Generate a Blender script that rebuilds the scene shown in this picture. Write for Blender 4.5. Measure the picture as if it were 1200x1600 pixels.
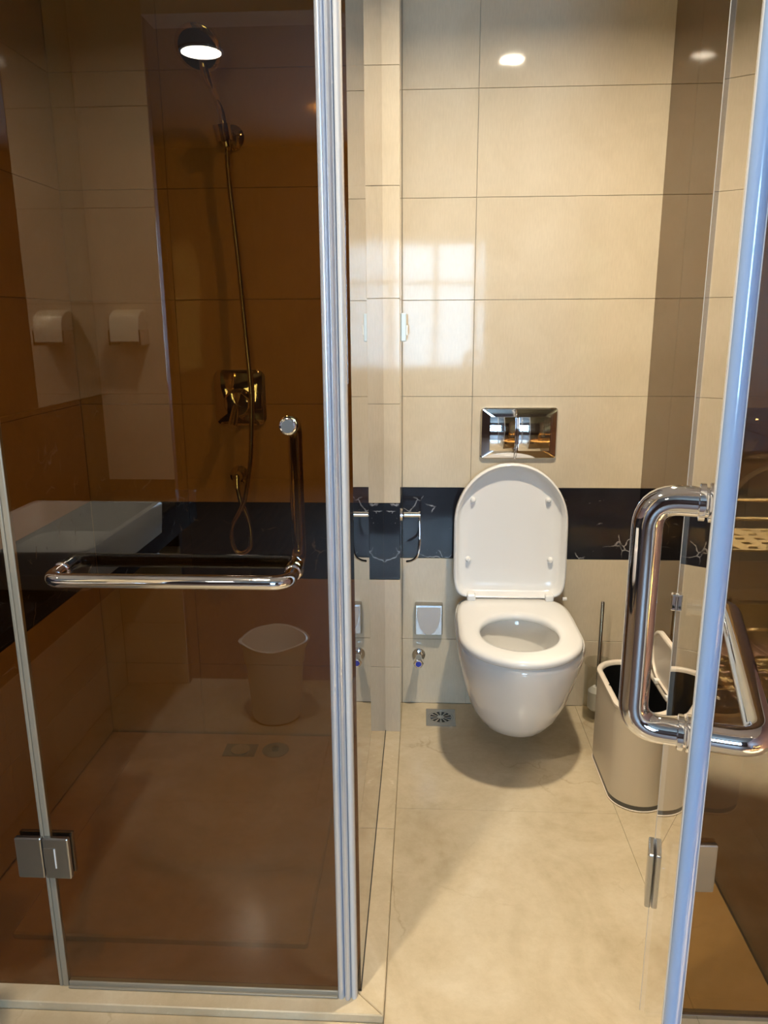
import bpy, bmesh, math, random
from mathutils import Vector, Matrix
from math import pi, sin, cos, radians as R
random.seed(4)
S = bpy.context.scene
for o in list(bpy.data.objects): bpy.data.objects.remove(o)
COL = S.collection

# ------------------------------------------------------------------ camera, world, exposure
PITCH, YAW, ROLL, CAMH = R(13.9), R(3.0), R(-0.35), 1.32
fw = Vector((-sin(YAW)*cos(PITCH), cos(YAW)*cos(PITCH), -sin(PITCH)))
r0 = Vector((cos(YAW), sin(YAW), 0)); u0 = r0.cross(fw)
rr = r0*cos(ROLL) + u0*sin(ROLL); uu = -r0*sin(ROLL) + u0*cos(ROLL)
cam = bpy.data.cameras.new('camera'); camo = bpy.data.objects.new('camera', cam); COL.objects.link(camo)
M = Matrix((rr, uu, -fw)).transposed().to_4x4(); M.translation = (0, 0, CAMH); camo.matrix_world = M
cam.sensor_fit = 'VERTICAL'; cam.sensor_height = 32.0; cam.sensor_width = 24.0; cam.lens = 1200/1600*32.0
cam.clip_start = 0.02
S.camera = camo
S.view_settings.view_transform = 'Standard'; S.view_settings.look = 'None'
S.view_settings.gamma = 1.0; S.view_settings.use_curve_mapping = False
S.view_settings.exposure = 0.36
S.cycles.transparent_max_bounces = 24; S.cycles.max_bounces = 12; S.cycles.glossy_bounces = 8
S.cycles.diffuse_bounces = 6
W = bpy.data.worlds.new('sky'); S.world = W; W.use_nodes = True
W.node_tree.nodes['Background'].inputs[0].default_value = (0.44, 0.70, 1.0, 1)
W.node_tree.nodes['Background'].inputs[1].default_value = 27.0
SKY_WIN = (-0.62, 0.72, 0.78, 2.2)          # bedroom window x0,x1,z0,z1
YBED = -4.0
pl = bpy.data.lights.new('window_portal', 'AREA'); pl.shape = 'RECTANGLE'; pl.size = 1.34; pl.size_y = 1.42
pl.cycles.is_portal = True
po = bpy.data.objects.new('window_portal', pl); COL.objects.link(po)
po.location = (0.05, YBED-0.02, 1.49); po.rotation_euler = (R(90), 0, 0)   # light -Z faces +Y
LAMP_TOILET, LAMP_VAN, LAMP_BED = 20.5, 15.5, 9.0
WARM = (1.0, 0.86, 0.65)

# ------------------------------------------------------------------ materials
def mat(name, col=(.8,.8,.8), rough=.4, metal=0, spec=.5, emit=None, es=0, coat=0):
    m = bpy.data.materials.new(name); m.use_nodes = True
    b = m.node_tree.nodes['Principled BSDF']
    b.inputs['Base Color'].default_value = (*col, 1); b.inputs['Roughness'].default_value = rough
    b.inputs['Metallic'].default_value = metal; b.inputs['Specular IOR Level'].default_value = spec
    b.inputs['Coat Weight'].default_value = coat
    if emit: b.inputs['Emission Color'].default_value = (*emit, 1); b.inputs['Emission Strength'].default_value = es
    return m
def nodes(m): return m.node_tree.nodes, m.node_tree.links, m.node_tree.nodes['Principled BSDF']
def pos(n, l, scale=(1,1,1), obj=False):
    mp = n.new('ShaderNodeMapping'); mp.inputs['Scale'].default_value = scale
    if obj:
        t = n.new('ShaderNodeTexCoord'); l.new(t.outputs['Object'], mp.inputs[0])
    else:
        g = n.new('ShaderNodeNewGeometry'); l.new(g.outputs['Position'], mp.inputs[0])
    return mp.outputs[0]
def noise(n, l, vec, scale, detail=4, rough=.55, dist=0):
    t = n.new('ShaderNodeTexNoise'); t.inputs['Scale'].default_value = scale; t.inputs['Detail'].default_value = detail
    t.inputs['Roughness'].default_value = rough; t.inputs['Distortion'].default_value = dist
    l.new(vec, t.inputs['Vector']); return t.outputs['Fac']
def ramp(n, l, fac, stops):
    r = n.new('ShaderNodeValToRGB'); e = r.color_ramp.elements
    while len(e) < len(stops): e.new(.5)
    for i, (p, c) in enumerate(stops):
        e[i].position = p; e[i].color = (*c, 1) if len(c) == 3 else c
    l.new(fac, r.inputs[0]); return r.outputs[0]
def mixc(n, l, fac, a, b, mode='MIX'):
    x = n.new('ShaderNodeMix'); x.data_type = 'RGBA'; x.blend_type = mode
    for s, v in ((0, fac), (6, a), (7, b)):
        if hasattr(v, 'is_output'): l.new(v, x.inputs[s])
        elif isinstance(v, tuple): x.inputs[s].default_value = (*v, 1)
        else: x.inputs[s].default_value = v
    return x.outputs[2]
def bump(n, l, b, h, strength, dist=.001):
    k = n.new('ShaderNodeBump'); k.inputs['Strength'].default_value = strength; k.inputs['Distance'].default_value = dist
    l.new(h, k.inputs['Height']); l.new(k.outputs[0], b.inputs['Normal'])

def tile_mat(name, c1, c2, rough):
    m = mat(name, c1, rough, spec=.22); n, l, b = nodes(m)
    v = pos(n, l, (1, 1, 1)); a = noise(n, l, v, 7, 6, .6, .6)
    s = noise(n, l, pos(n, l, (60, 60, 8)), 4, 2)
    c = ramp(n, l, a, [(.3, c1), (.7, c2)])
    c = mixc(n, l, .10, c, ramp(n, l, s, [(.3, (.35,.3,.22)), (.7, (1,.97,.9))]), 'MULTIPLY')
    oi = n.new('ShaderNodeObjectInfo'); c = mixc(n, l, .07, c, ramp(n, l, oi.outputs['Random'], [(0, (.75,.73,.7)), (1, (1,1,1))]), 'MULTIPLY')
    l.new(c, b.inputs['Base Color'])
    l.new(ramp(n, l, a, [(.3, (rough*.8,)*3), (.7, (rough*1.5,)*3)]), b.inputs['Roughness'])
    bump(n, l, b, noise(n, l, v, 5, 2), .15, .0015)
    return m
def marble_mat(name, c1, c2, c3, rough, cracks=True):
    m = mat(name, c1, rough); n, l, b = nodes(m)
    v = pos(n, l); a = noise(n, l, v, 3.2, 9, .62, 1.4)
    c = ramp(n, l, a, [(.28, c2), (.52, c1), (.75, c3)])
    f = noise(n, l, v, 26, 6, .7); c = mixc(n, l, .16, c, ramp(n, l, f, [(.35, (.5,.42,.3)), (.6, (1,1,1))]), 'MULTIPLY')
    if cracks:
        vo = n.new('ShaderNodeTexVoronoi'); vo.feature = 'DISTANCE_TO_EDGE'; vo.inputs['Scale'].default_value = 2.1
        mx = n.new('ShaderNodeMix'); mx.data_type = 'VECTOR'; mx.inputs[0].default_value = .16
        nz = n.new('ShaderNodeTexNoise'); nz.inputs['Scale'].default_value = 7; nz.inputs['Detail'].default_value = 6; l.new(v, nz.inputs['Vector'])
        l.new(v, mx.inputs[4]); l.new(nz.outputs['Color'], mx.inputs[5]); l.new(mx.outputs[1], vo.inputs['Vector'])
        k = ramp(n, l, vo.outputs['Distance'], [(0, (1,1,1)), (.006, (0,0,0))])
        msk = ramp(n, l, noise(n, l, v, 4.3, 2), [(.5, (0,0,0)), (.62, (.55,.55,.55))])
        c = mixc(n, l, mixc(n, l, 1.0, k, msk, 'MULTIPLY'), c, (.36, .27, .16))
    l.new(c, b.inputs['Base Color'])
    l.new(ramp(n, l, f, [(.3, (rough,)*3), (.7, (rough*1.8,)*3)]), b.inputs['Roughness'])
    bump(n, l, b, a, .12, .002)
    return m
def blackstone(name, rough=.07):
    m = mat(name, (.012,.012,.017), rough, spec=.2); n, l, b = nodes(m)
    v = pos(n, l)
    vo = n.new('ShaderNodeTexVoronoi'); vo.feature = 'DISTANCE_TO_EDGE'; vo.inputs['Scale'].default_value = 11
    mx = n.new('ShaderNodeMix'); mx.data_type = 'VECTOR'; mx.inputs[0].default_value = .05
    nz = n.new('ShaderNodeTexNoise'); nz.inputs['Scale'].default_value = 14; nz.inputs['Detail'].default_value = 5; l.new(v, nz.inputs['Vector'])
    l.new(v, mx.inputs[4]); l.new(nz.outputs['Color'], mx.inputs[5]); l.new(mx.outputs[1], vo.inputs['Vector'])
    vn = ramp(n, l, vo.outputs['Distance'], [(0, (1,1,1)), (.022, (0,0,0))])
    sp = ramp(n, l, noise(n, l, v, 90, 3, .6), [(.68, (0,0,0)), (.73, (.7,.7,.7))])
    msk = ramp(n, l, noise(n, l, v, 13, 3), [(.55, (0,0,0)), (.66, (1,1,1))])
    k = mixc(n, l, 1.0, mixc(n, l, 1.0, vn, sp, 'ADD'), msk, 'MULTIPLY')
    c = mixc(n, l, k, ramp(n, l, noise(n, l, v, 3, 6), [(.3, (.008,.008,.011)), (.7, (.022,.023,.032))]), (.42,.42,.44))
    l.new(c, b.inputs['Base Color']); return m
def glass_mat(name, tint, r0=.045, second=1.0):
    """thin pane: straight-through tint; the mirror share of both faces (Schlick) is gathered on the face the ray enters by"""
    m = bpy.data.materials.new(name); m.use_nodes = True
    n, l = m.node_tree.nodes, m.node_tree.links; n.remove(n['Principled BSDF'])
    out = n['Material Output']; g = n.new('ShaderNodeNewGeometry')
    d = n.new('ShaderNodeVectorMath'); d.operation = 'DOT_PRODUCT'
    l.new(g.outputs['Incoming'], d.inputs[0]); l.new(g.outputs['Normal'], d.inputs[1])
    def mth(op, a, b=None):
        k = n.new('ShaderNodeMath'); k.operation = op
        for i, v in enumerate((a, b)):
            if v is None: continue
            if hasattr(v, 'is_output'): l.new(v, k.inputs[i])
            else: k.inputs[i].default_value = v
        return k.outputs[0]
    f = mth('POWER', mth('SUBTRACT', 1.0, mth('ABSOLUTE', d.outputs['Value'])), 5.0)
    f = mth('ADD', mth('MULTIPLY', f, 1-r0), r0)
    f = mth('ADD', f, mth('MULTIPLY', mth('DIVIDE', mth('MULTIPLY', f, mth('SUBTRACT', 1.0, f)), mth('ADD', 1.0, f)), second))
    f = mth('MULTIPLY', f, mth('SUBTRACT', 1.0, g.outputs['Backfacing']))
    t = n.new('ShaderNodeBsdfTransparent'); t.inputs[0].default_value = (*[x**.5 for x in tint], 1)
    gl = n.new('ShaderNodeBsdfGlossy'); gl.inputs['Roughness'].default_value = 0.0; gl.inputs[0].default_value = (1,1,1,1)
    mx = n.new('ShaderNodeMixShader'); l.new(f, mx.inputs[0]); l.new(t.outputs[0], mx.inputs[1]); l.new(gl.outputs[0], mx.inputs[2])
    l.new(mx.outputs[0], out.inputs[0]); return m

TILE = tile_mat('beige_tile', (.62,.535,.40), (.68,.595,.46), .05)
GROUT = mat('grout', (.55,.47,.36), .8)
BLACK = blackstone('black_marble_tile')
FLOORM = marble_mat('cream_marble', (.575,.485,.34), (.48,.395,.26), (.635,.555,.415), .12)
KERBM = marble_mat('kerb_marble', (.62,.52,.36), (.50,.41,.27), (.70,.62,.47), .16, False)
FLOORM.node_tree.nodes['Principled BSDF'].inputs['Specular IOR Level'].default_value = .3
TRAYM = marble_mat('shower_marble', (.60,.50,.34), (.50,.41,.27), (.66,.57,.42), .62, False)
TRAYM.node_tree.nodes['Principled BSDF'].inputs['Specular IOR Level'].default_value = .2
CHROME = mat('chrome', (.82,.82,.84), .045, 1)
BRUSHED = mat('brushed_steel', (.50,.50,.50), .26, 1)
PORC = mat('white_porcelain', (.80,.79,.77), .05, coat=.4)
SEATP = mat('white_seat_plastic', (.82,.81,.79), .16)
BROWN = glass_mat('brown_tinted_glass', (.325,.205,.078), .055, .35)
CLEAR = glass_mat('clear_glass', (.93,.95,.93))
SEAL = mat('painted_daylight_seal', (.30,.43,.68), .16, coat=.6)  # clear PVC strip; the blue of window daylight is put into its colour
WORN = mat('worn_grey_seal', (.34,.31,.25), .3, .3)
SEALW = mat('clear_seal_edge', (.62,.62,.62), .25)
ALU = mat('aluminium_profile', (.66,.71,.80), .26, .6)
DARKSIL = mat('dark_silicone', (.03,.028,.025), .5)
GREYSIL = mat('grey_silicone', (.30,.28,.25), .4)
BINM = mat('bin_beige_enamel', (.60,.53,.43), .32)
BINRIM = mat('bin_rim_cream', (.74,.66,.56), .3)
DARKGREY = mat('dark_grey_plastic', (.09,.088,.085), .4)
BLACKP = mat('black_liner', (.006,.006,.006), .35)
WHITEP = mat('white_plastic', (.8,.8,.78), .3)
BLUEP = mat('blue_cap', (.03,.06,.45), .3)
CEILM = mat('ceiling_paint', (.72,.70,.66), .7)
WOODW = mat('dark_wood_wall', (.055,.028,.022), .45)
n_, l_, b_ = nodes(WOODW); l_.new(ramp(n_, l_, noise(n_, l_, pos(n_, l_, (9, 9, .7)), 3, 5), [(.3, (.085,.045,.036)), (.7, (.14,.078,.060))]), b_.inputs['Base Color'])
WOODF = mat('wood_floor', (.13,.07,.04), .55)
n_, l_, b_ = nodes(WOODF); l_.new(ramp(n_, l_, noise(n_, l_, pos(n_, l_, (9, .8, 1)), 4, 5), [(.3, (.09,.045,.026)), (.7, (.17,.09,.05))]), b_.inputs['Base Color'])
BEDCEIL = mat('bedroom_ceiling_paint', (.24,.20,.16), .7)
ROSEW = mat('reddish_wall', (.40,.24,.21), .5)
MIRROR = mat('mirror_silver', (.86,.87,.86), .0, 1)
GOLD = mat('gold_metal', (.80,.56,.24), .35, .35)
BLUEPAINT = mat('blue_grey_paint', (.40,.43,.52), .4)
LAMPM = mat('lamp_lens', (1,1,1), .4, emit=WARM, es=22)
FRAMEW = mat('white_window_frame', (.75,.75,.75), .4)
SMOKY = glass_mat('clear_brush_cup', (.80,.80,.76))
WATER = glass_mat('bowl_water', (.9,.93,.92), .03)
DISP = mat('satin_dispenser', (.85,.78,.62), .35, .2)
PALEB = mat('pale_blue_plastic', (.62,.76,.86), .3)
ROSE = mat('hose_chrome', (.55,.52,.48), .22, 1)

# ------------------------------------------------------------------ mesh helpers (world coordinates)
def finish(name, bm, m, parent=None, smooth=False, bevel=0, seg=2, at=None, angle=40):
    bmesh.ops.recalc_face_normals(bm, faces=bm.faces)
    vs = [v.co for v in bm.verts]
    c = Vector([(min(v[i] for v in vs)+max(v[i] for v in vs))/2 for i in range(3)])
    if at is None: c.z = min(v.z for v in vs)
    else: c = Vector(at)
    bmesh.ops.translate(bm, verts=bm.verts, vec=-c)
    if smooth:
        for f in bm.faces: f.smooth = True
    me = bpy.data.meshes.new(name); bm.to_mesh(me); bm.free(); me.materials.append(m)
    o = bpy.data.objects.new(name, me); COL.objects.link(o)
    if parent is not None:
        o.parent = parent; p = Vector(parent.get('_w', (0,0,0))); o.location = c - p
    else: o.location = c
    o['_w'] = tuple(c)
    if bevel:
        b = o.modifiers.new('bevel', 'BEVEL'); b.width = bevel; b.segments = seg; b.limit_method = 'ANGLE'; b.angle_limit = R(35)
    if smooth:
        me.set_sharp_from_angle(angle=R(angle))
    return o
def thing(name, label, cat, loc, group=None):
    o = bpy.data.objects.new(name, None); COL.objects.link(o); o.location = loc; o['_w'] = tuple(loc); o.empty_display_size = .05
    o['label'] = label; o['category'] = cat
    if group: o['group'] = group
    return o
def tag(o, label, cat, group=None):
    o['label'] = label; o['category'] = cat
    if group: o['group'] = group
    return o
def struct(o, label, cat): o['kind'] = 'structure'; o['label'] = label; o['category'] = cat; return o
def box(bm, lo, hi):
    v = [bm.verts.new((x, y, z)) for x in (lo[0], hi[0]) for y in (lo[1], hi[1]) for z in (lo[2], hi[2])]
    for f in ((0,1,3,2),(4,6,7,5),(0,4,5,1),(2,3,7,6),(0,2,6,4),(1,5,7,3)): bm.faces.new([v[i] for i in f])
    return bm
def B(lo, hi): return box(bmesh.new(), lo, hi)
def obox(bm, o, ex, ey, ez, lo, hi):
    """box in the frame o + x*ex + y*ey + z*ez"""
    v = [bm.verts.new(o + ex*x + ey*y + ez*z) for x in (lo[0], hi[0]) for y in (lo[1], hi[1]) for z in (lo[2], hi[2])]
    for f in ((0,1,3,2),(4,6,7,5),(0,4,5,1),(2,3,7,6),(0,2,6,4),(1,5,7,3)): bm.faces.new([v[i] for i in f])
    return bm
def loft(bm, rings, cap0=True, cap1=True, closed=True):
    vr = [[bm.verts.new(p) for p in r] for r in rings]
    n = len(rings[0])
    for a, b in zip(vr, vr[1:]):
        for i in range(n if closed else n-1):
            j = (i+1) % n; bm.faces.new((a[i], a[j], b[j], b[i]))
    if cap0: bm.faces.new(vr[0])
    if cap1: bm.faces.new(list(reversed(vr[-1])))
    return bm
def frame_of(d):
    d = Vector(d).normalized(); a = Vector((0,0,1)) if abs(d.z) < .9 else Vector((1,0,0))
    x = a.cross(d).normalized(); return x, d.cross(x)
def lathe(bm, base, axis, prof, n=28, cap=True):
    """prof: (radius, height along axis)"""
    base = Vector(base); ax = Vector(axis).normalized(); x, y = frame_of(ax)
    loft(bm, [[base + ax*h + (x*cos(2*pi*i/n)+y*sin(2*pi*i/n))*max(r, 1e-4) for i in range(n)] for r, h in prof], cap, cap); return bm
def smoothpath(pts, rad, seg=7):
    pts = [Vector(p) for p in pts]; out = [pts[0]]
    for a, b, c in zip(pts, pts[1:], pts[2:]):
        r = min(rad, (a-b).length*.49, (c-b).length*.49)
        p, q = b + (a-b).normalized()*r, b + (c-b).normalized()*r
        for k in range(seg+1):
            t = k/seg; out.append(p*(1-t)**2 + b*2*t*(1-t) + q*t*t)
    out.append(pts[-1]); return out
def catmull(pts, seg=8):
    pts = [Vector(p) for p in pts]; P = [pts[0]*2-pts[1]] + pts + [pts[-1]*2-pts[-2]]; out = []
    for i in range(1, len(P)-2):
        a, b, c, d = P[i-1:i+3]
        for k in range(seg):
            t = k/seg; out.append(.5*((2*b)+(c-a)*t+(2*a-5*b+4*c-d)*t*t+(3*b-a-3*c+d)*t**3))
    out.append(pts[-1]); return out
def tube(bm, path, r, n=18):
    path = [Vector(p) for p in path]; rings = []; x = None
    for i, p in enumerate(path):
        d = (path[min(i+1, len(path)-1)] - path[max(i-1, 0)]).normalized()
        if x is None: x, y = frame_of(d)
        else:
            x = (x - d*x.dot(d)).normalized(); y = d.cross(x)
        rr_ = r(i/(len(path)-1)) if callable(r) else r
        rings.append([p + (x*cos(2*pi*k/n)+y*sin(2*pi*k/n))*rr_ for k in range(n)])
    loft(bm, rings); return bm
def rrect(w, h, r, n=5):
    pts = []
    for cx, cy, a0 in ((w/2-r, h/2-r, 0), (-w/2+r, h/2-r, 90), (-w/2+r, -h/2+r, 180), (w/2-r, -h/2+r, 270)):
        for k in range(n+1):
            a = R(a0 + 90*k/n); pts.append((cx + r*cos(a), cy + r*sin(a)))
    return pts

# ------------------------------------------------------------------ wall tiles: each tile is its own child
ROWS = [0, .245, .54, .785, 1.085, 1.385, 1.685, 1.985, 2.33]
_tm = {}
def tile_mesh(w, h, m, t=.008, g=.0006):
    k = (round(w, 4), round(h, 4), m.name)
    if k not in _tm:
        bm = B((-w/2+g, -t, -h/2+g), (w/2-g, 0, h/2-g))
        es = [e for e in bm.edges if all(abs(v.co.y+t) < 1e-6 for v in e.verts)]
        bmesh.ops.bevel(bm, geom=es, offset=.0007, segments=1, affect='EDGES')
        bmesh.ops.recalc_face_normals(bm, faces=bm.faces)
        me = bpy.data.meshes.new('tile'); bm.to_mesh(me); bm.free(); me.materials.append(m); _tm[k] = me
    return _tm[k]
def tiles(wall, start, u, us, rows=ROWS, band=True, mats=None, name='tile'):
    """tiles whose front faces local -Y after turning local X onto u; start is the back plane of the tiles"""
    u = Vector(u); rz = math.atan2(u.y, u.x); w0 = Vector(wall['_w'])
    for a, b in zip(us, us[1:]):
        for i, (z0, z1) in enumerate(zip(rows, rows[1:])):
            m = BLACK if (band and abs(z0-.54) < .001) else TILE
            o = bpy.data.objects.new(name, tile_mesh(b-a, z1-z0, m)); COL.objects.link(o); o.parent = wall
            o.location = Vector(start) + u*((a+b)/2) + Vector((0,0,(z0+z1)/2)) - w0; o.rotation_euler = (0, 0, rz)

T = .008
YB, YP, YG = 2.5, 2.27, 1.25             # toilet back wall, shower back wall / pier, glass front
XP, XE, XR = -.121, -.07, .715           # glass partition, end of pier, right partition
XSL, XVL, XW = -1.03, -1.11, 1.75        # shower left wall, vanity left wall, far right wall
YR = -.12                                # rear wall with the doorway
CZ = 2.33
wb = struct(finish('wall_back', B((XE-.2, YB+T, -.02), (XW, YB+.15, 2.6)), GROUT), 'beige tiled back wall with black band behind the toilet', 'wall')
tiles(wb, (0, YB+T, 0), (1,0,0), [XE, .156, .786, 1.386, XW])
ws = struct(finish('wall_shower', B((XSL-.15, YP+T, -.02), (XE-T, YB+T, 2.6)), GROUT), 'tiled shower back wall and pier with black band', 'wall')
tiles(ws, (0, YP+T, 0), (1,0,0), [XSL, -.721, XP, XE])
tiles(ws, (XE-T, 0, 0), (0,1,0), [YP+T+.0005, YB])      # pier flank facing the toilet (+X)
wl = struct(finish('wall_left', B((XSL-.15, YG+.05, -.02), (XSL-T, YP+.1, 2.6)), GROUT), 'tiled left wall inside the shower', 'wall')
tiles(wl, (XSL-T, 0, 0), (0,1,0), [YG+.05, 1.67, YP])
wv = struct(finish('wall_vanity', B((XVL-.15, YR-.1, -.02), (XVL-T, YG+.05, 2.6)), GROUT), 'tiled wall behind the washbasin and mirror', 'wall')
tiles(wv, (XVL-T, 0, 0), (0,1,0), [YR, .45, YG+.05], rows=[0, .245, .54, .70])
bs = finish('backsplash', B((XVL-T, YR, .70), (XVL+.002, YG+.05, 1.08)), BLACK, wv)
wr = struct(finish('wall_rear', B((XVL-.15, YR-.035, -.02), (-.875, YR-T, 2.6)), WOODW), 'narrow beige tiled wall beside the doorway', 'wall')
tiles(wr, (0, YR-T, 0), (-1,0,0), [.875, -XVL])
wh = struct(finish('wall_header', B((-.875, YR-.12, 2.24), (XW, YR, 2.6)), CEILM), 'wall strip above the wide doorway', 'wall')
wx = struct(finish('wall_right', B((XW, YBED-.1, -.02), (XW+.1, YB+.15, 2.75)), ROSEW), 'reddish brown wall on the far right', 'wall')
wbl = struct(finish('wall_bedroom_left', B((-2.2, YBED-.1, -.02), (-2.1, YR-.12, 2.75)), WOODW), 'dark brown bedroom wall', 'wall')
bm = bmesh.new(); x0, x1, z0, z1 = SKY_WIN
box(bm, (-2.2, YBED-.1, -.02), (x0, YBED, 2.75)); box(bm, (x1, YBED-.1, -.02), (XW+.1, YBED, 2.75))
box(bm, (x0, YBED-.1, -.02), (x1, YBED, z0)); box(bm, (x0, YBED-.1, z1), (x1, YBED, 2.75))
struct(finish('wall_bedroom_rear', bm, WOODW), 'dark brown bedroom wall around the window', 'wall')
bm = bmesh.new(); box(bm, (-2.2, YR-.12, -.02), (XVL-.15, YR-.02, 2.75))
struct(finish('wall_bedroom_front', bm, WOODW), 'dark brown bedroom wall next to the doorway', 'wall')
struct(finish('ceiling', B((-1.3, YR-.05, CZ), (XW, YB+.15, CZ+.08)), CEILM), 'white bathroom ceiling', 'ceiling')
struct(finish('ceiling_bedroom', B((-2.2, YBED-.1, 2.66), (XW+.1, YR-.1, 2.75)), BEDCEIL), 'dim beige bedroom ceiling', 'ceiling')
# window
wn = struct(finish('window_1', B((x0, YBED-.07, z0), (x1, YBED-.03, z0+.05)), FRAMEW), 'bedroom window with white frame', 'window')
for lo, hi in (((x0, YBED-.07, z1-.05), (x1, YBED-.03, z1)), ((x0, YBED-.07, z0), (x0+.05, YBED-.03, z1)), ((x1-.05, YBED-.07, z0), (x1, YBED-.03, z1)),
               ((.10, YBED-.07, z0), (.15, YBED-.03, z1)), ((x0, YBED-.07, 1.72), (x1, YBED-.03, 1.76))):
    finish('window_bar', B(lo, hi), FRAMEW, wn)
for a, b in ((x0, .125), (.125, x1)):
    finish('pane', B((a+.04, YBED-.052, z0+.04), (b-.03, YBED-.047, z1-.04)), CLEAR, wn)


# ------------------------------------------------------------------ floors
fl = struct(finish('floor', B((-1.3, YR-.05, -.06), (XW, YB+.1, -.012)), KERBM), 'cream marble bathroom floor', 'floor')
def slab(lo, hi, m=FLOORM, nm='floor_slab', top=0.0, parent=fl, bev=.0005):
    return finish(nm, B((lo[0]+.0003, lo[1]+.0003, -.012), (hi[0]-.0003, hi[1]-.0003, top)), m, parent, bevel=bev, seg=1)
slab((XE, 1.885), (.54, YB)); slab((XE, 1.20), (.54, 1.885)); slab((.54, 1.20), (XR, YB)); slab((XR, 1.20), (XW, YB))
slab((-1.11, .60), (XE, 1.205)); slab((XE, .60), (.54, 1.2)); slab((.54, .6), (XW, 1.2))
slab((-1.11, YR-.05), (-.3, .6)); slab((-.3, YR-.05), (.54, .6)); slab((.54, YR-.05), (XW, .6))
# shower tray: low bed with a channel round a raised slab
slab((XSL, 1.295), (-.17, YP), nm='shower_bed', top=-.006, m=TRAYM)
slab((-.905, 1.385), (-.245, 2.09), nm='shower_slab', top=.010, bev=.004, m=TRAYM)
struct(finish('floor_bedroom', B((-2.2, YBED-.1, -.06), (XW+.1, YR-.05, 0)), WOODF), 'brown wooden bedroom floor', 'floor')
# kerb with a mitred corner
ZK = .018
def prism(pts, z0, z1):
    bm = bmesh.new(); loft(bm, [[Vector((x, y, z0)) for x, y in pts], [Vector((x, y, z1)) for x, y in pts]]); return bm
kb = struct(finish('trim_1', prism([(-1.11, 1.206), (XE-.0003, 1.206), (-.169, 1.299), (-1.11, 1.299)], -.011, ZK), KERBM, bevel=.002, seg=1), 'marble kerb under the shower glass', 'kerb')
finish('kerb_stone', prism([(XE-.0003, 1.207), (XE-.0003, 1.77), (-.169, 1.77), (-.169, 1.300)], -.011, ZK), KERBM, kb, bevel=.002, seg=1)
finish('kerb_stone', prism([(XE-.0003, 1.7712), (XE-.0003, YP), (-.169, YP), (-.169, 1.7712)], -.011, ZK), KERBM, kb, bevel=.002, seg=1)

# ------------------------------------------------------------------ glass: shower side
TOP = 2.31; G = .004
XH = -.718                                                        # hinge joint of the shower door
side = t = thing('shower_side_panel', 'fixed brown glass panel left of the shower door', 'glass panel', (-.9, YG, ZK))
finish('pane', B((XVL+.004, YG-G, ZK), (XH-.006, YG+G, TOP)), BROWN, t)
bm = bmesh.new(); box(bm, (XH-.011, YG-.006, ZK), (XH-.004, YG+.006, TOP)); finish('edge_seal', bm, WORN, t, bevel=.002)
t = thing('shower_door', 'closed brown tinted glass shower door with chrome towel bar', 'shower door', (-.44, YG, ZK))
finish('pane', B((XH+.006, YG-G, ZK+.012), (-.160, YG+G, TOP)), BROWN, t)
bm = bmesh.new(); box(bm, (XH-.0035, YG-.006, ZK+.001), (XH+.008, YG+.006, TOP)); finish('hinge_side_seal', bm, WORN, t, bevel=.002)
bm = bmesh.new(); box(bm, (XH+.01, YG-.007, ZK+.001), (-.162, YG+.007, ZK+.014)); box(bm, (XH+.01, YG-.012, ZK+.001), (-.162, YG-.006, ZK+.005)); finish('bottom_seal', bm, WORN, t, bevel=.0015)
def hinge(zc, parent):
    hl = finish('hinge_leaf', B((-.776, YG-.016, zc-.044), (-.7235, YG-.0045, zc+.044)), BRUSHED, side, bevel=.0025)
    finish('hinge_back_plate', B((-.776, YG+.0045, zc-.044), (-.7235, YG+.014, zc+.044)), BRUSHED, hl, bevel=.0025)
    bm = bmesh.new(); box(bm, (-.7215, YG-.016, zc-.044), (-.671, YG-.0045, zc+.044)); ho = finish('hinge', bm, BRUSHED, parent, bevel=.0025)
    bm = bmesh.new(); box(bm, (-.7213, YG-.0165, zc-.022), (-.697, YG-.012, zc+.024)); finish('hinge_knuckle', bm, BRUSHED, ho, bevel=.001)
    bm = bmesh.new(); box(bm, (-.70, YG-.0172, zc-.02), (-.6975, YG-.016, zc+.022)); finish('hinge_slot', bm, FRAMEW, ho)
    bm = bmesh.new(); box(bm, (-.7215, YG+.0045, zc-.044), (-.671, YG+.014, zc+.044)); finish('hinge_back_plate', bm, BRUSHED, ho, bevel=.0025)
hinge(.325, t); hinge(1.86, t)
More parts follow.
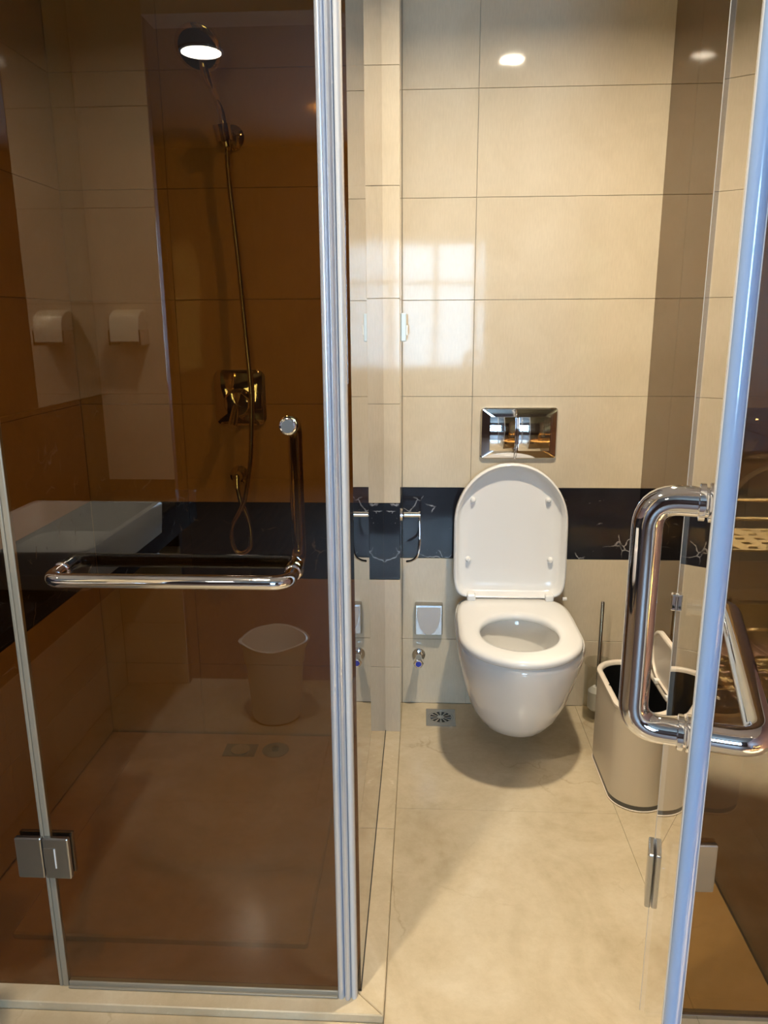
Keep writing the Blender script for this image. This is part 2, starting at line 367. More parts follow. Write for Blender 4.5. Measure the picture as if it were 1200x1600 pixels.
def pull_handle(parent, org, ex, ey, zl, zu, length, rad=.0125, proj=.062):
    """org: lower mount on the pane; ex along the pane away from the free edge, ey outward (towel bar side)"""
    org = Vector(org); ex = Vector(ex); ey = Vector(ey); up = Vector((0,0,1))
    P = lambda a, b, z: org + ex*a + ey*b + up*(z-org.z)
    tb = bmesh.new(); tube(tb, smoothpath([P(0, G, zl), P(0, proj, zl), P(length, proj, zl), P(length, G, zl)], .045, 9), rad, 24)
    hb = finish('towel_bar', tb, CHROME, parent, smooth=True)
    vb = bmesh.new(); tube(vb, smoothpath([P(0, -G, zl), P(0, -proj, zl), P(0, -proj, zu), P(0, -G, zu)], .05, 9), rad, 24)
    hv = finish('pull_handle', vb, CHROME, parent, smooth=True)
    for a, z in ((0, zl), (0, zu)):
        for k, (r_, d0, d1) in enumerate(((rad*1.30, -.009, -G), (rad*1.24, -.018, -.0125))):
            bm = bmesh.new(); lathe(bm, P(a, 0, z), ey, [(r_*.8, d0-.001), (r_, d0), (r_, d1), (r_*.8, d1+.001)]); finish('collar', bm, CHROME, hv, smooth=True)
    for a in (0, length):
        bm = bmesh.new(); lathe(bm, P(a, 0, zl), ey, [(rad*1.15, G), (rad*1.15, G+.006), (rad*.9, G+.008)]); finish('collar', bm, CHROME, hb, smooth=True)
    bm = bmesh.new(); lathe(bm, P(0, 0, zu), ey, [(rad*1.12, G), (rad*1.12, G+.004), (rad*.9, G+.006)]); cp = finish('end_cap', bm, CHROME, hv, smooth=True)
    bm = bmesh.new(); lathe(bm, P(0, 0, zu), ey, [(rad*.85, G+.005), (rad*.85, G+.0065)]); finish('end_cap_disc', bm, DARKGREY, hv)
pull_handle(t, (-.222, YG, .904), (-1,0,0), (0,-1,0), .904, 1.155, .405)

t = thing('glass_partition', 'glass screen between shower and toilet with aluminium front post', 'glass panel', (XP, 1.75, ZK))
finish('pane', B((XP-G, YG+.01, ZK), (XP+G-.001, YP-.0005, TOP)), BROWN, t)
finish('bottom_seal', B((XP-.006, YG+.01, ZK), (XP+.0042, YP-.001, ZK+.003)), DARKSIL, t)
# front post: a fluted profile of three ribs
for xa, xb, yd, m in ((-.163, -.149, .010, ALU), (-.149, -.136, .013, ALU), (-.136, -.124, .009, SEALW)):
    c = (xa+xb)/2; w = (xb-xa)/2
    ring = [(c + w*cos(a), YG - .002 - yd*sin(a)) for a in [pi*k/8 for k in range(9)]] + [(xa, YG+.010), (xb, YG+.010)]
    finish('post_rib', prism(ring, ZK, TOP), m, t, smooth=True)

# ------------------------------------------------------------------ glass: toilet side
t = thing('right_partition', 'brown glass screen on the right side of the toilet', 'glass panel', (XR, 1.9, 0))
finish('pane', B((XR-G, YG+.01, .002), (XR+G, YB-.0005, TOP)), BROWN, t)
finish('bottom_seal', B((XR-.0055, YG+.01, 0), (XR+.0055, YB-.001, .005)), DARKSIL, t)
XL = .434
front = t = thing('front_side_panel', 'fixed brown glass panel right of the open toilet door', 'glass panel', (.58, YG, 0))
finish('pane', B((XL+.006, YG-G, .004), (XR+.006, YG+G, TOP)), BROWN, t)
finish('bottom_channel', B((XL+.006, YG-.008, 0), (XR+.008, YG+.008, .009)), BRUSHED, t, bevel=.001)
# open clear door
SX, SY = .269, .68
hp = Vector((XL, YG, 0)); fe = Vector((SX, SY, 0)); ed = (hp-fe).normalized(); DL = (hp-fe).length    # ed: from free edge to hinge
en = Vector((ed.y, -ed.x, 0))                                       # outward: away from the camera axis (+X)
t = thing('toilet_door', 'open clear glass toilet door with chrome handle and clear edge seal painted daylight blue', 'door', ((XL+SX)/2, (YG+SY)/2, .012))
up = Vector((0,0,1))
def dbox(lo, hi): return obox(bmesh.new(), fe, ed, en, up, lo, hi)
finish('pane', dbox((.010, -G, .012), (DL-.004, G, TOP)), CLEAR, t)
bm = bmesh.new(); ring = []
for k in range(13):
    a = pi/2 + pi*k/12; ring.append(fe + ed*(.004+.0085*cos(a)) + en*(.0085*sin(a)))
loft(bm, [[p + up*.012 for p in ring], [p + up*TOP for p in ring]]); es = finish('edge_seal', bm, SEAL, t, smooth=True)
finish('seal_lip', dbox((.003, -.0095, .012), (.016, -.0045, TOP)), SEALW, es, bevel=.001)
finish('seal_lip', dbox((.003, .0045, .012), (.016, .0095, TOP)), SEALW, es, bevel=.001)
finish('hinge_edge_seal', dbox((DL-.006, -.0045, .012), (DL+.001, .0045, TOP)), SEALW, t, bevel=.001)
for zc in (.345, 1.86):
    hi_ = finish('hinge', dbox((DL-.058, -.015, zc-.055), (DL-.004, -.0045, zc+.055)), BRUSHED, t, bevel=.0025)
    finish('hinge_leaf', dbox((DL-.085, .0045, zc-.055), (DL-.030, .015, zc+.055)), BRUSHED, hi_, bevel=.0025)
    finish('hinge_leaf', B((XL+.022, YG-.016, zc-.05), (XL+.105, YG-.0045, zc+.05)), BRUSHED, front, bevel=.0025)
st = finish('door_stop', dbox((DL-.016, -.013, .845), (DL-.001, -.0045, .874)), CHROME, t, bevel=.002)
bm = bmesh.new(); lathe(bm, fe + ed*(DL-.017) + en*(-.009) + up*.853, -ed, [(.0022, 0), (.0022, .002)], 12); finish('stop_hole', bm, BLACKP, st)
pull_handle(t, fe + ed*.062 + up*.9, ed, en, .899, 1.148, .40, .0152, .064)

# ------------------------------------------------------------------ toilet
def sp(v, e): return math.copysign(abs(v)**e, v)
def dring(cx, yc, yb, yf, hw, z, n=56, eb=.35):
    out = []
    for i in range(n):
        a = 2*pi*i/n; c, s = cos(a), sin(a)
        if s >= 0: out.append(Vector((cx + hw*sp(c, eb), yc + (yb-yc)*sp(s, eb), z)))
        else: out.append(Vector((cx + hw*c, yc + (yc-yf)*s, z)))
    return out
TX = .287
t = thing('toilet', 'white wall-hung toilet with raised lid', 'toilet', (TX, 2.2, .07))
bm = bmesh.new()
rings = []
for z, hw, yf, yc in ((.075, .04, 2.25, 2.32), (.078, .075, 2.18, 2.30), (.09, .10, 2.125, 2.28), (.115, .122, 2.08, 2.26), (.16, .143, 2.035, 2.24),
                      (.22, .160, 1.995, 2.22), (.29, .175, 1.962, 2.20), (.35, .186, 1.938, 2.18), (.385, .190, 1.930, 2.17), (.398, .187, 1.934, 2.17), (.402, .178, 1.942, 2.17)):
    rings.append(dring(TX, yc, YB-.001, yf, hw, z))
def ering(cx, yc, ry, rx, z, n=56): return [Vector((cx + rx*cos(2*pi*i/n), yc + ry*sin(2*pi*i/n), z)) for i in range(n)]
rings += [ering(TX, 2.15, .165, .130, .402), ering(TX, 2.15, .158, .124, .392), ering(TX, 2.155, .15, .118, .34), ering(TX, 2.165, .13, .10, .27), ering(TX, 2.18, .09, .07, .215), ering(TX, 2.19, .05, .045, .19)]
loft(bm, rings)
for v in bm.verts:
    if v.co.z < .40: v.co.x += .006
finish('bowl', bm, PORC, t, smooth=True, angle=60)
bm = bmesh.new(); loft(bm, [ering(TX, 2.17, .10, .078, .226), ering(TX, 2.17, .1005, .0785, .228)]); finish('water', bm, WATER, t)
bm = bmesh.new()
so = lambda d, z: dring(TX, 2.12+d*0, 2.425-d, 1.922+d, .180-d, z)
si = lambda d, z: ering(TX, 2.142, .137-d, .115-d, z)
loft(bm, [so(.006, .405), so(.0, .411), so(.0, .420), so(.004, .427), so(.014, .4305), si(-.020, .4305), si(-.006, .427), si(0, .420), si(0, .411), si(-.006, .405), so(.006, .405)], False, False)
bmesh.ops.remove_doubles(bm, verts=bm.verts, dist=1e-5)
finish('seat', bm, SEATP, t, smooth=True, angle=60)
# lid, standing
tilt = R(3.5); lb = Vector((TX-.002, 2.435, .430)); lu = Vector((1,0,0)); lv = Vector((0, sin(tilt), cos(tilt))); ln = Vector((0, -cos(tilt), sin(tilt)))
def lring(d, w, n=56):
    hw, L = .184-d, .448; vc = .250
    out = []
    for i in range(n):
        a = 2*pi*i/n; c, s = cos(a), sin(a)
        if s >= 0: out.append(lb + lu*(hw*c) + lv*(vc + (L-d-vc)*s) + ln*w)
        else: out.append(lb + lu*(hw*sp(c, .22)) + lv*(vc + (vc-d)*sp(s, .22)) + ln*w)
    return out
bm = bmesh.new()
loft(bm, [lring(.05, -.016), lring(.02, -.014), lring(.006, -.008), lring(0, 0), lring(.0, .024), lring(.002, .029), lring(.006, .031), lring(.010, .028), lring(.015, .006), lring(.024, -.001), lring(.05, -.004)])
lid = finish('lid', bm, SEATP, t, smooth=True, angle=60)
for u, v in ((-.122, .325), (.122, .325), (-.135, .125), (.135, .125)):
    bm = bmesh.new(); lathe(bm, lb + lu*u + lv*v + ln*(-.004), ln, [(.010, 0), (.009, .006), (.0075, .013), (.004, .016)], 16); finish('bumper', bm, SEATP, lid, smooth=True)
for s in (-1, 1):
    bm = bmesh.new(); box(bm, (TX+s*.127-.014, 2.385, .428), (TX+s*.127+.014, 2.418, .452)); finish('lid_hinge', bm, SEATP, t, bevel=.006, seg=3)
bm = bmesh.new(); lathe(bm, (TX+.184, 2.43, .425), (1,0,0), [(.006, -.008), (.006, .006), (.004, .007)], 14); finish('hinge_pin', bm, SEATP, t, smooth=True)

# ------------------------------------------------------------------ fittings on the toilet wall
def plate(cx, cz, w, h, r, y0, y1, inset=.004, dome=0):
    bm = bmesh.new(); p = rrect(w, h, r); q = rrect(w-2*inset, h-2*inset, max(r-inset, .001))
    loft(bm, [[Vector((cx+a, y0, cz+b)) for a, b in p], [Vector((cx+a, (y0*.35+y1*.65), cz+b)) for a, b in p], [Vector((cx+a, y1, cz+b)) for a, b in q]]
             + [[Vector((cx+a*k, y1-dome*(1-k*k), cz+b*k)) for a, b in q] for k in (.9, .75, .55, .3, .1) if dome]); return bm
t = thing('flush_plate', 'chrome dual flush plate on the wall above the toilet', 'flush plate', (.307, YB, .884))
finish('plate', plate(.3075, .967, .247, .166, .012, YB, YB-.012, .004, .010), CHROME, t, smooth=True, angle=30)
def button(x0, x1, z0, z1, yb, d):
    """pillow-shaped key, bowed most from top to bottom"""
    bm = bmesh.new(); nx, nz = 8, 12; g = []
    for j in range(nz+1):
        t_ = 2*j/nz-1
        g.append([bm.verts.new((x0+(x1-x0)*i/nx, yb-.006-d*(1-t_*t_)-.3*d*(1-(2*i/nx-1)**2), z0+(z1-z0)*j/nz)) for i in range(nx+1)])
    for j in range(nz):
        for i in range(nx): bm.faces.new((g[j][i], g[j][i+1], g[j+1][i+1], g[j+1][i]))
    r = bmesh.ops.extrude_edge_only(bm, edges=[e for e in bm.edges if e.is_boundary])
    for v in r['geom']:
        if isinstance(v, bmesh.types.BMVert): v.co.y = yb+.004
    return bm
finish('small_button', button(.213, .293, .913, 1.022, YB-.018, .008), CHROME, t, smooth=True)
finish('large_button', button(.306, .404, .913, 1.022, YB-.018, .008), CHROME, t, smooth=True)
bm = bmesh.new(); tube(bm, catmull([(.297, YB-.014, 1.047), (.299, YB-.022, 1.02), (.301, YB-.026, .967), (.299, YB-.022, .915), (.296, YB-.014, .887)]), .0045, 10); finish('divider_bar', bm, CHROME, t, smooth=True)

t = thing('socket_cover', 'square silver flap cover on the wall above the water valve', 'socket cover', (.022, YB, .268))
finish('cover_box', plate(.022, .325, .096, .114, .005, YB, YB-.026), BRUSHED, t, smooth=True, angle=30)
bm = bmesh.new(); fl_ = [(-.040, .050), (.040, .050), (.040, .015), (.033, -.018), (.018, -.046), (0, -.053), (-.018, -.046), (-.033, -.018), (-.040, .015)]
def barrel(z): return YB-.0265-.010*max(0, 1-((z-.03)/.06)**2)
pr = catmull([(a, 0, b) for a, b in fl_[1:]] + [(-.040, 0, .050)], 4)
loft(bm, [[Vector((.022+p.x, YB-.0255, .325+p.z)) for p in pr], [Vector((.022+p.x, barrel(p.z), .325+p.z)) for p in pr]]); finish('flap', bm, ALU, t, smooth=True, angle=30)

t = thing('angle_valve', 'small chrome water valve with blue cap near the floor', 'valve', (-.012, YB, .16))
bm = bmesh.new(); lathe(bm, (-.012, YB, .187), (0,-1,0), [(.024, 0), (.023, .004), (.016, .008), (.010, .009)]); finish('escutcheon', bm, CHROME, t, smooth=True)
bm = bmesh.new(); lathe(bm, (-.012, YB-.006, .187), (0,-1,0), [(.0095, 0), (.0095, .02), (.012, .022), (.012, .045), (.008, .047)]); finish('body', bm, CHROME, t, smooth=True)
bm = bmesh.new(); lathe(bm, (-.012, YB-.05, .187), (0,-1,-.12), [(.016, 0), (.0185, .004), (.0185, .022), (.016, .026)], 6); hd = finish('knob', bm, CHROME, t, bevel=.0015)
bm = bmesh.new(); lathe(bm, (-.012, YB-.0752, .184), (0,-1,-.12), [(.0105, 0), (.010, .002)], 18); finish('blue_cap', bm, BLUEP, hd)
bm = bmesh.new(); tube(bm, [(-.012, YB-.034, .187), (-.012, YB-.034, .160)], .0075); finish('outlet', bm, CHROME, t, smooth=True)

t = thing('paper_holder', 'chrome wire paper holder on the tiled pier', 'paper holder', (XE, 2.38, .6))
bm = bmesh.new(); lathe(bm, (XE, 2.38, .722), (1,0,0), [(.021, 0), (.021, .005), (.014, .009), (.008, .010)]); finish('mount', bm, CHROME, t, smooth=True)
bm = bmesh.new(); tube(bm, [(XE+.006, 2.38, .722), (-.012, 2.38, .722)], .0085); lathe(bm, (-.014, 2.38, .722), (1,0,0), [(.011, 0), (.011, .005)]); finish('arm', bm, CHROME, t, smooth=True)
bm = bmesh.new(); tube(bm, catmull([(-.012, 2.38, .722), (-.011, 2.372, .70), (-.011, 2.36, .63), (-.018, 2.36, .59), (-.035, 2.37, .572), (-.052, 2.38, .565)]), .0042, 10); finish('wire', bm, CHROME, t, smooth=True)

t = thing('wall_box', 'small pale plastic box high on the tiled pier', 'wall box', (XE, 2.39, 1.26))
finish('case', B((XE, 2.365, 1.262), (XE+.016, 2.415, 1.345)), PALEB, t, bevel=.003)
finish('front_catch', B((XE+.015, 2.375, 1.28), (XE+.021, 2.405, 1.31)), WHITEP, t, bevel=.002)

t = thing('toilet_brush', 'toilet brush with steel rod in a clear cup behind the bin', 'toilet brush', (.594, 2.42, 0))
bm = bmesh.new(); lathe(bm, (.594, 2.42, .05), (0,0,1), [(.006, 0), (.006, .368), (.003, .372)], 14); finish('handle', bm, BRUSHED, t, smooth=True)
bm = bmesh.new(); lathe(bm, (.594, 2.42, .03), (0,0,1), [(.02, 0), (.03, .01), (.03, .07), (.015, .085)], 20); finish('bristles', bm, WHITEP, t, smooth=True)
bm = bmesh.new(); lathe(bm, (.594, 2.42, 0.001), (0,0,1), [(.042, 0), (.046, .004), (.048, .20), (.0505, .203), (.049, .206), (.045, .203), (.043, .008), (.02, .006)], 32); finish('cup', bm, SMOKY, t, smooth=True)

t = thing('floor_drain', 'square steel floor drain left of the toilet', 'floor drain', (.065, 2.395, 0))
bm = bmesh.new(); c = Vector((.065, 2.395, 0)); sq = []
N = 32
sqr = [c + Vector((max(-1, min(1, 1.4143*cos(2*pi*i/N)))*.050, max(-1, min(1, 1.4143*sin(2*pi*i/N)))*.057, .0)) for i in range(N)]
cir = lambda r, z: [c + Vector((r*cos(2*pi*i/N), r*sin(2*pi*i/N), z)) for i in range(N)]
loft(bm, [[p + up*.0005 for p in sqr], [p + up*.003 for p in sqr], cir(.043, .0032), cir(.0425, .002)], False, False); finish('frame', bm, BRUSHED, t, smooth=True, angle=25)
bm = bmesh.new(); lathe(bm, c + up*.0008, (0,0,1), [(.043, 0), (.043, .0003)], 32); finish('dark_well', bm, BLACKP, t)
bm = bmesh.new(); lathe(bm, c + up*.0012, (0,0,1), [(.012, 0), (.012, .0022), (.009, .003)], 24)
gr = finish('grate', bm, BRUSHED, t, smooth=True)
bm = bmesh.new()
loft(bm, [cir(.0425, .0012), cir(.0425, .003), cir(.036, .003), cir(.036, .0012)], False, False)
finish('grate_ring', bm, BRUSHED, gr)
bm = bmesh.new()
for k in range(12):
    a = 2*pi*k/12; d = Vector((cos(a), sin(a), 0)); p = Vector((-sin(a), cos(a), 0))
    r1 = [c + d*.010 - p*.0012, c + d*.037 - p*.0042, c + d*.037 + p*.0042, c + d*.010 + p*.0012]
    loft(bm, [[q + up*.0012 for q in r1], [q + up*.003 for q in r1]])
finish('grate_spokes', bm, BRUSHED, gr)

# trash bin: an oblong can, lid standing on the partition side
BX, BY0, BY1, BW, BH = .612, 1.890, 2.240, .083, .300
def stad(off, z, n=44, dx=0.0):
    r = BW + off; ya, yb = BY0 + BW, BY1 - BW; out = []
    for i in range(n):
        a = 2*pi*i/n; x, y = cos(a), sin(a)
        out.append(Vector((BX + dx + r*x, (yb if y >= 0 else ya) + r*y, z)))
    return out
t = thing('trash_bin', 'beige oblong pedal bin with open lid beside the toilet', 'bin', (BX, 2.06, 0))
bm = bmesh.new(); loft(bm, [stad(-.004, 0.0), stad(.0, .002), stad(.0, .004), stad(-.002, .005)]); finish('base_ring', bm, BINRIM, t, smooth=True, angle=30)
bm = bmesh.new(); loft(bm, [stad(-.002, .005), stad(-.002, .019)]); finish('base_band', bm, DARKGREY, t, smooth=True, angle=30)
bm = bmesh.new(); loft(bm, [stad(-.001, .019), stad(-.001, .288), stad(-.012, .288), stad(-.014, .05)], True, False); finish('body', bm, BINM, t, smooth=True, angle=30)
bm = bmesh.new(); loft(bm, [stad(-.001, .286), stad(.0015, .290), stad(.001, .297), stad(-.004, .300), stad(-.011, .300), stad(-.015, .296), stad(-.015, .287)], False, False); rim = finish('rim', bm, BINRIM, t, smooth=True, angle=50)
bm = bmesh.new(); loft(bm, [stad(-.012, .289), stad(-.0145, .289), stad(-.020, .10), stad(-.03, .03)], False, True); finish('inner_bucket', bm, BLACKP, t, smooth=True, angle=50)
bm = bmesh.new(); lathe(bm, (BX-BW+.0115, 2.06, .3003), (0,0,1), [(.003, 0), (.003, .0006)], 14); finish('rim_hole', bm, BLACKP, t)
bm = bmesh.new()
def lidring(off, w, n=44):
    """oblong lid standing on edge along Y; lid lies in the Y-Z plane leaning to the partition"""
    lw = .077 + off; ya, yb = BY0+.012+.077, BY1-.085-.077; zc = .302+.077; out = []
    for i in range(n):
        a = 2*pi*i/n; q, s = cos(a), sin(a)
        z = zc + lw*q
        out.append(Vector((.690 - w - (z-.30)*.02, (yb if s >= 0 else ya) + lw*s, z)))
    return out
loft(bm, [lidring(-.004, -.006), lidring(0, -.003), lidring(0, .008), lidring(-.003, .010), lidring(-.008, .010), lidring(-.010, .004), lidring(-.03, .003)]); ld = finish('lid', bm, BINRIM, t, smooth=True, angle=40)
for y in (1.975, 2.08):
    finish('lid_hinge', B((.672, y-.008, .299), (.692, y+.008, .312)), WHITEP, ld, bevel=.002)

# ------------------------------------------------------------------ shower fittings
t = thing('hand_shower', 'chrome hand shower head hanging in its wall bracket', 'hand shower', (-.56, 2.2, 1.8))
hc = Vector((-.565, 2.105, 1.985)); hax = Vector((-.10, -.62, -.55)).normalized(); hb_ = Vector((-.538, 2.215, 1.83))
bm = bmesh.new(); lathe(bm, hc - hax*.016, hax, [(.012, -.012), (.034, -.006), (.054, .004), (.060, .014), (.060, .021), (.055, .025), (.0, .026)], 36); hh = finish('shower_head', bm, CHROME, t, smooth=True)
bm = bmesh.new(); lathe(bm, hc, hax, [(.050, .009), (.049, .0115)], 32); finish('spray_face', bm, DARKGREY, hh)
bm = bmesh.new(); tube(bm, catmull([hc - hax*.016, hc + Vector((.010, .02, -.055)), hb_ + Vector((-.004, -.01, .04)), hb_ + Vector((.004, .006, -.05))]), lambda s: .0125 - .002*s, 18); finish('handle', bm, CHROME, t, smooth=True)
t = thing('shower_bracket', 'round chrome wall bracket holding the hand shower', 'shower bracket', (-.53, YP, 1.80))
bm = bmesh.new(); lathe(bm, (-.528, YP, 1.812), (0,-1,0), [(.034, 0), (.033, .008), (.024, .016), (.014, .019), (.012, .03)], 28); finish('rosette', bm, CHROME, t, smooth=True)
bm = bmesh.new(); lathe(bm, hb_ + Vector((-.001, .0, -.035)), (-.04, -.08, .35), [(.0165, 0), (.022, .0), (.024, .04), (.0175, .04), (.0165, 0)], 24, False); finish('cradle', bm, CHROME, t, smooth=True)
hose = catmull([hb_ + Vector((.004, .006, -.052)), (-.533, 2.222, 1.70), (-.520, 2.225, 1.50), (-.505, 2.215, 1.27), (-.497, 2.208, 1.11), (-.503, 2.205, .98), (-.512, 2.205, .90),
                (-.535, 2.21, .80), (-.575, 2.21, .72), (-.570, 2.21, .655), (-.545, 2.21, .642), (-.520, 2.212, .668), (-.525, 2.22, .74), (-.547, 2.222, .80), (-.556, 2.225, .842)], 10)
bm = bmesh.new(); tube(bm, hose, lambda s: .0068 + .0007*(int(s*400) % 2), 12)
tag(finish('shower_hose', bm, ROSE, smooth=True), 'thin metal shower hose hanging in a loop on the shower wall', 'shower hose')
t = thing('hose_outlet', 'round chrome hose outlet below the shower mixer', 'hose outlet', (-.557, YP, .84))
bm = bmesh.new(); lathe(bm, (-.557, YP, .872), (0,-1,0), [(.030, 0), (.029, .006), (.020, .012), (.014, .014), (.014, .04), (.009, .047)], 28); finish('rosette', bm, CHROME, t, smooth=True)
bm = bmesh.new(); tube(bm, [(-.557, 2.232, .878), (-.556, 2.226, .838)], .0105); finish('elbow', bm, CHROME, t, smooth=True)
t = thing('shower_mixer', 'rounded square chrome shower mixer behind the brown glass door', 'shower mixer', (-.542, YP, 1.02))
finish('plate', plate(-.542, 1.105, .152, .163, .024, YP, YP-.012, .008), CHROME, t, smooth=True, angle=30)
bm = bmesh.new(); lathe(bm, (-.545, YP-.011, 1.09), (0,-1,0), [(.044, 0), (.042, .02), (.034, .036), (.0, .040)], 32); finish('knob', bm, CHROME, t, smooth=True)
bm = bmesh.new(); tube(bm, [(-.547, YP-.04, 1.085), (-.551, YP-.085, 1.028)], lambda s: .011+.003*s, 16); finish('lever', bm, CHROME, t, smooth=True)
t = thing('shower_floor_drain', 'square metal drain on the shower floor', 'floor drain', (-.577, 2.17, -.006))
finish('frame', B((-.628, 2.135, -.006), (-.526, 2.205, -.002)), BRUSHED, t, bevel=.001)
bm = bmesh.new(); lathe(bm, (-.577, 2.17, -.0021), (0,0,1), [(.03, 0), (.03, .002), (.025, .004)]); finish('plug', bm, CHROME, t, smooth=True)
t = thing('shower_drain_cover', 'round metal drain cover right of the square shower drain', 'drain cover', (-.465, 2.175, -.006))
bm = bmesh.new(); lathe(bm, (-.465, 2.175, -.0055), (0,0,1), [(.042, 0), (.042, .004), (.036, .006), (.012, .006)], 28); finish('cover', bm, BRUSHED, t, smooth=True)
bm = bmesh.new(); lathe(bm, (-.465, 2.175, .0006), (0,0,1), [(.011, 0), (.011, .003)], 16); finish('knob', bm, DARKGREY, t)

# ------------------------------------------------------------------ lamps
def downlight(name, label, loc, power, size=.085, spread=158):
    t = thing(name, label, 'ceiling lamp', loc, 'ceiling downlights')
    x, y, z = loc
    bm = bmesh.new(); lathe(bm, loc, (0,0,-1), [(size/2, .001), (size/2, .006), (size/2+.012, .006), (size/2+.014, 0)], 32, False); finish('trim_ring', bm, FRAMEW, t, smooth=True)
    bm = bmesh.new(); lathe(bm, loc, (0,0,-1), [(size/2, .0005), (size/2, .002)], 32); finish('lens', bm, LAMPM, t)
    L = bpy.data.lights.new(name+'_light', 'AREA'); L.shape = 'DISK'; L.size = size; L.energy = power; L.color = WARM; L.spread = R(spread)
    lo = bpy.data.objects.new(name+'_light', L); COL.objects.link(lo); lo.parent = t; lo.location = (0, 0, -.009)
downlight('ceiling_lamp', 'round warm downlight in the ceiling above the toilet', (.34, 1.60, CZ), LAMP_TOILET)
downlight('ceiling_lamp', 'round warm downlight in the ceiling by the washbasin', (-.52, .52, CZ), LAMP_VAN)
downlight('ceiling_lamp', 'round warm downlight in the bedroom ceiling', (-1.14, -1.8, 2.66), LAMP_BED, .2)
downlight('ceiling_lamp', 'added narrow warm downlight brightening the gold trolley', (1.16, -.07, CZ), 45, .06, 30)  # added lamp, lifts the trolley's mirror image in the brown glass

# ------------------------------------------------------------------ washbasin corner, seen mirrored in the shower glass
t = thing('vanity_counter', 'black stone counter under the white washbasin', 'counter', (-.95, .55, .65))
finish('slab', B((XVL+.003, YR+.002, .72), (-.80, 1.20, .75)), BLACK, t, bevel=.003)
finish('apron', B((-.83, YR+.002, .645), (-.802, 1.20, .72)), BLACK, t, bevel=.002)
t = thing('washbasin', 'white rectangular washbasin on the black counter', 'washbasin', (-.89, .73, .75))
def rr3(cx, cy, w, h, r, z): return [Vector((cx+a, cy+b, z)) for a, b in rrect(w, h, r)]
bm = bmesh.new(); cx, cy = -.888, .73
loft(bm, [rr3(cx+.0, cy, .30, .43, .02, .75), rr3(cx, cy, .35, .48, .012, .765), rr3(cx, cy, .36, .485, .010, .845), rr3(cx, cy, .354, .479, .010, .85),
          rr3(cx, cy, .325, .45, .02, .85), rr3(cx, cy, .318, .443, .02, .842), rr3(cx, cy, .28, .40, .05, .775), rr3(cx, cy, .08, .10, .03, .770)])
finish('basin', bm, PORC, t, smooth=True, angle=40)
bm = bmesh.new(); lathe(bm, (cx, cy+.213, .818), (0,-1,.1), [(.010, 0), (.013, .001), (.013, .003), (.010, .004)], 20); finish('overflow', bm, BLACKP, t)
bm = bmesh.new(); lathe(bm, (cx, cy, .770), (0,0,1), [(.025, 0), (.025, .003)], 24); finish('drain_plug', bm, CHROME, t)
t = thing('vanity_mirror', 'wall mirror in two panes above the washbasin', 'mirror', (XVL, .55, 1.085))
for a, b in ((YR+.003, .33), (.333, 1.2)): finish('mirror_pane', B((XVL-.006, a, 1.085), (XVL+.004, b, 2.3)), MIRROR, t)
t = thing('paper_dispenser', 'small chrome dispenser on the tiled wall beside the doorway', 'dispenser', (-.98, YR, 1.26))
bm = bmesh.new(); rg = [(0, 0), (.10, 0), (.105, .02), (.10, .05), (.085, .075), (.06, .085), (.0, .085)]
loft(bm, [[Vector((-1.028, YR+b, 1.26+a)) for a, b in rg], [Vector((-.93, YR+b, 1.26+a)) for a, b in rg]]); finish('cover', bm, DISP, t, bevel=.004, smooth=True)
finish('end_plate', B((-1.032, YR, 1.25), (-1.027, YR+.085, 1.30)), CHROME, t, bevel=.001); finish('end_plate', B((-.931, YR, 1.25), (-.926, YR+.085, 1.30)), CHROME, t, bevel=.001)
t = thing('waste_basket', 'white plastic-lined waste basket on the floor near the doorway', 'bin', (-.50, .10, 0))
def wob(r, z, a): return [Vector((-.50 + r*(1+a*sin(5*q)+a*cos(3*q))*cos(q), .10 + r*(1+a*sin(4*q+1))*sin(q), z + a*.10*sin(3*q+.6))) for q in [2*pi*i/40 for i in range(40)]]
bm = bmesh.new(); loft(bm, [wob(.075, .001, 0), wob(.082, .01, 0), wob(.100, .25, .004), wob(.112, .285, .03), wob(.106, .287, .03), wob(.094, .25, .004), wob(.07, .02, 0)]); finish('basket', bm, WHITEP, t, smooth=True, angle=60)
bm = bmesh.new(); loft(bm, [wob(.102, .21, .006), wob(.104, .25, .006), wob(.116, .283, .03), wob(.118, .287, .03)], False, False); finish('liner_fold', bm, WHITEP, t, smooth=True, angle=60)

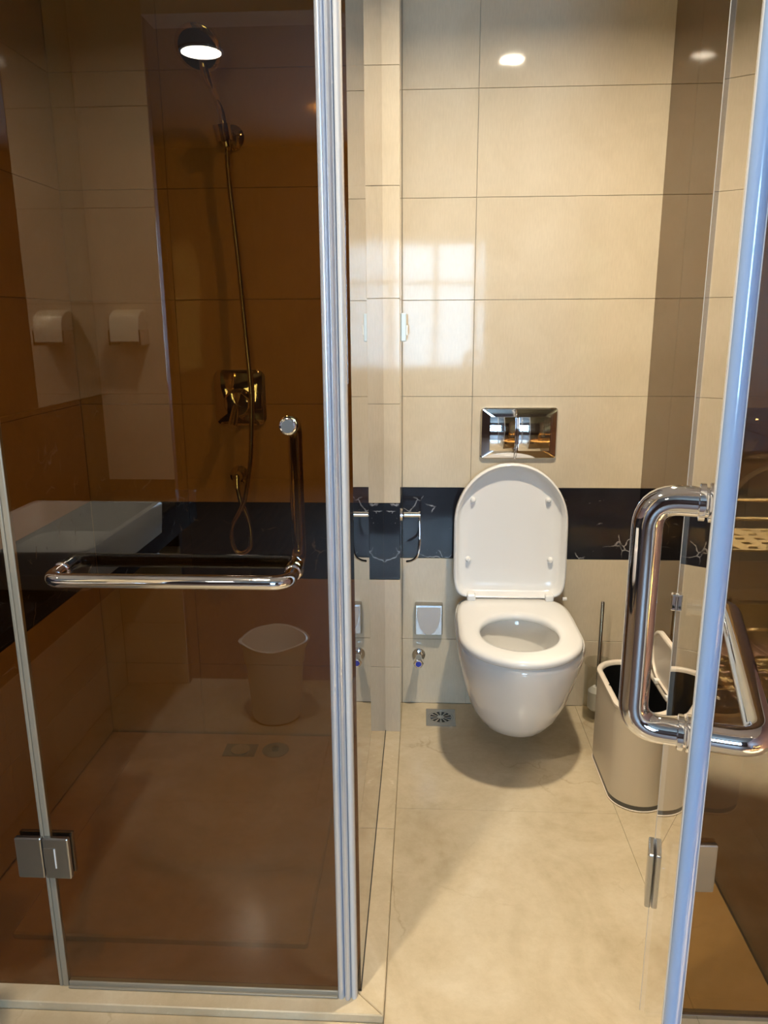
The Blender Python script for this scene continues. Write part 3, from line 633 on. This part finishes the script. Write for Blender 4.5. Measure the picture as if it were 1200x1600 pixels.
# bedroom pieces mirrored in the right-hand glass
t = thing('gold_trolley', 'gold two-tier trolley with cut-out shelves in the doorway', 'trolley', (1.23, -.09, 0))
X0, X1, Y0, Y1 = .92, 1.43, -.22, .05
for x in (X0, X1):
    for y in (Y0, Y1):
        bm = bmesh.new(); tube(bm, [(x, y, .03), (x, y, .80)], .009, 12); lg = finish('leg', bm, GOLD, t, smooth=True)
        bm = bmesh.new(); lathe(bm, (x-.009, y, .02), (1,0,0), [(.02, 0), (.02, .018)], 16); finish('wheel', bm, DARKGREY, lg, smooth=True)
for z in (.10, .59):
    sh = bmesh.new(); nx, ny = 8, 5; dx, dy = (X1-X0)/nx, (Y1-Y0)/ny
    for i in range(nx):
        for j in range(ny):
            cx, cy = X0 + dx*(i+.5), Y0 + dy*(j+.5)
            ou = [Vector((cx+a*dx/2, cy+b*dy/2, z)) for a, b in ((-1,-1), (0,-1), (1,-1), (1,0), (1,1), (0,1), (-1,1), (-1,0))]
            k = 1 if (i+j) % 2 else -1
            inn = [Vector((cx+a*dx/2+.25*k*b*dx/2, cy+b*dy/2, z)) for a, b in ((-.45,-.5), (0,-.5), (.45,-.5), (.45,0), (.45,.5), (0,.5), (-.45,.5), (-.45,0))]
            loft(sh, [ou, [p + up*.006 for p in ou], [p + up*.006 for p in inn], inn, ou], False, False)
    finish('shelf', sh, GOLD, t)
    bm = bmesh.new(); zz = z + .11
    for a, b in (((X0, Y0, zz), (X1, Y0, zz)), ((X1, Y0, zz), (X1, Y1, zz)), ((X1, Y1, zz), (X0, Y1, zz)), ((X0, Y1, zz), (X0, Y0, zz))): tube(bm, [a, b], .006, 10)
    finish('rail', bm, GOLD, t, smooth=True)
t = thing('dresser', 'blue-grey painted carved dresser in the bedroom', 'dresser', (1.5, -1.3, 0))
a0, a1, b0, b1 = 1.40, 1.745, -1.75, -1.02
finish('carcass', B((a0+.03, b0+.03, .08), (a1, b1-.03, .70)), BLUEPAINT, t, bevel=.004)
finish('top', B((a0, b0, .70), (a1, b1, .745)), BLUEPAINT, t, bevel=.015, seg=3)
finish('plinth', B((a0+.015, b0+.015, 0), (a1, b1-.015, .08)), BLUEPAINT, t, bevel=.01)
for z in (.12, .31, .50):
    d = finish('drawer', B((a0+.015, b0+.08, z), (a0+.03, b1-.08, z+.17)), BLUEPAINT, t, bevel=.006)
    bm = bmesh.new(); lathe(bm, (a0+.015, (b0+b1)/2, z+.085), (-1,0,0), [(.006, 0), (.006, .012), (.014, .016), (.012, .026), (.0, .028)], 16); finish('knob', bm, GOLD, d, smooth=True)
for y in (b1-.045, b0+.045):
    bm = bmesh.new(); lathe(bm, (a0+.03, y, .08), (0,0,1), [(.025, 0), (.03, .05), (.018, .09), (.024, .25), (.018, .40), (.028, .45), (.02, .52), (.032, .58), (.03, .62)], 18); finish('carved_post', bm, BLUEPAINT, t, smooth=True)
finish('side_panel', B((a0+.09, b1-.032, .15), (a1-.06, b1-.022, .64)), BLUEPAINT, t, bevel=.008)

for o in bpy.data.objects:
    if '_w' in o: del o['_w']
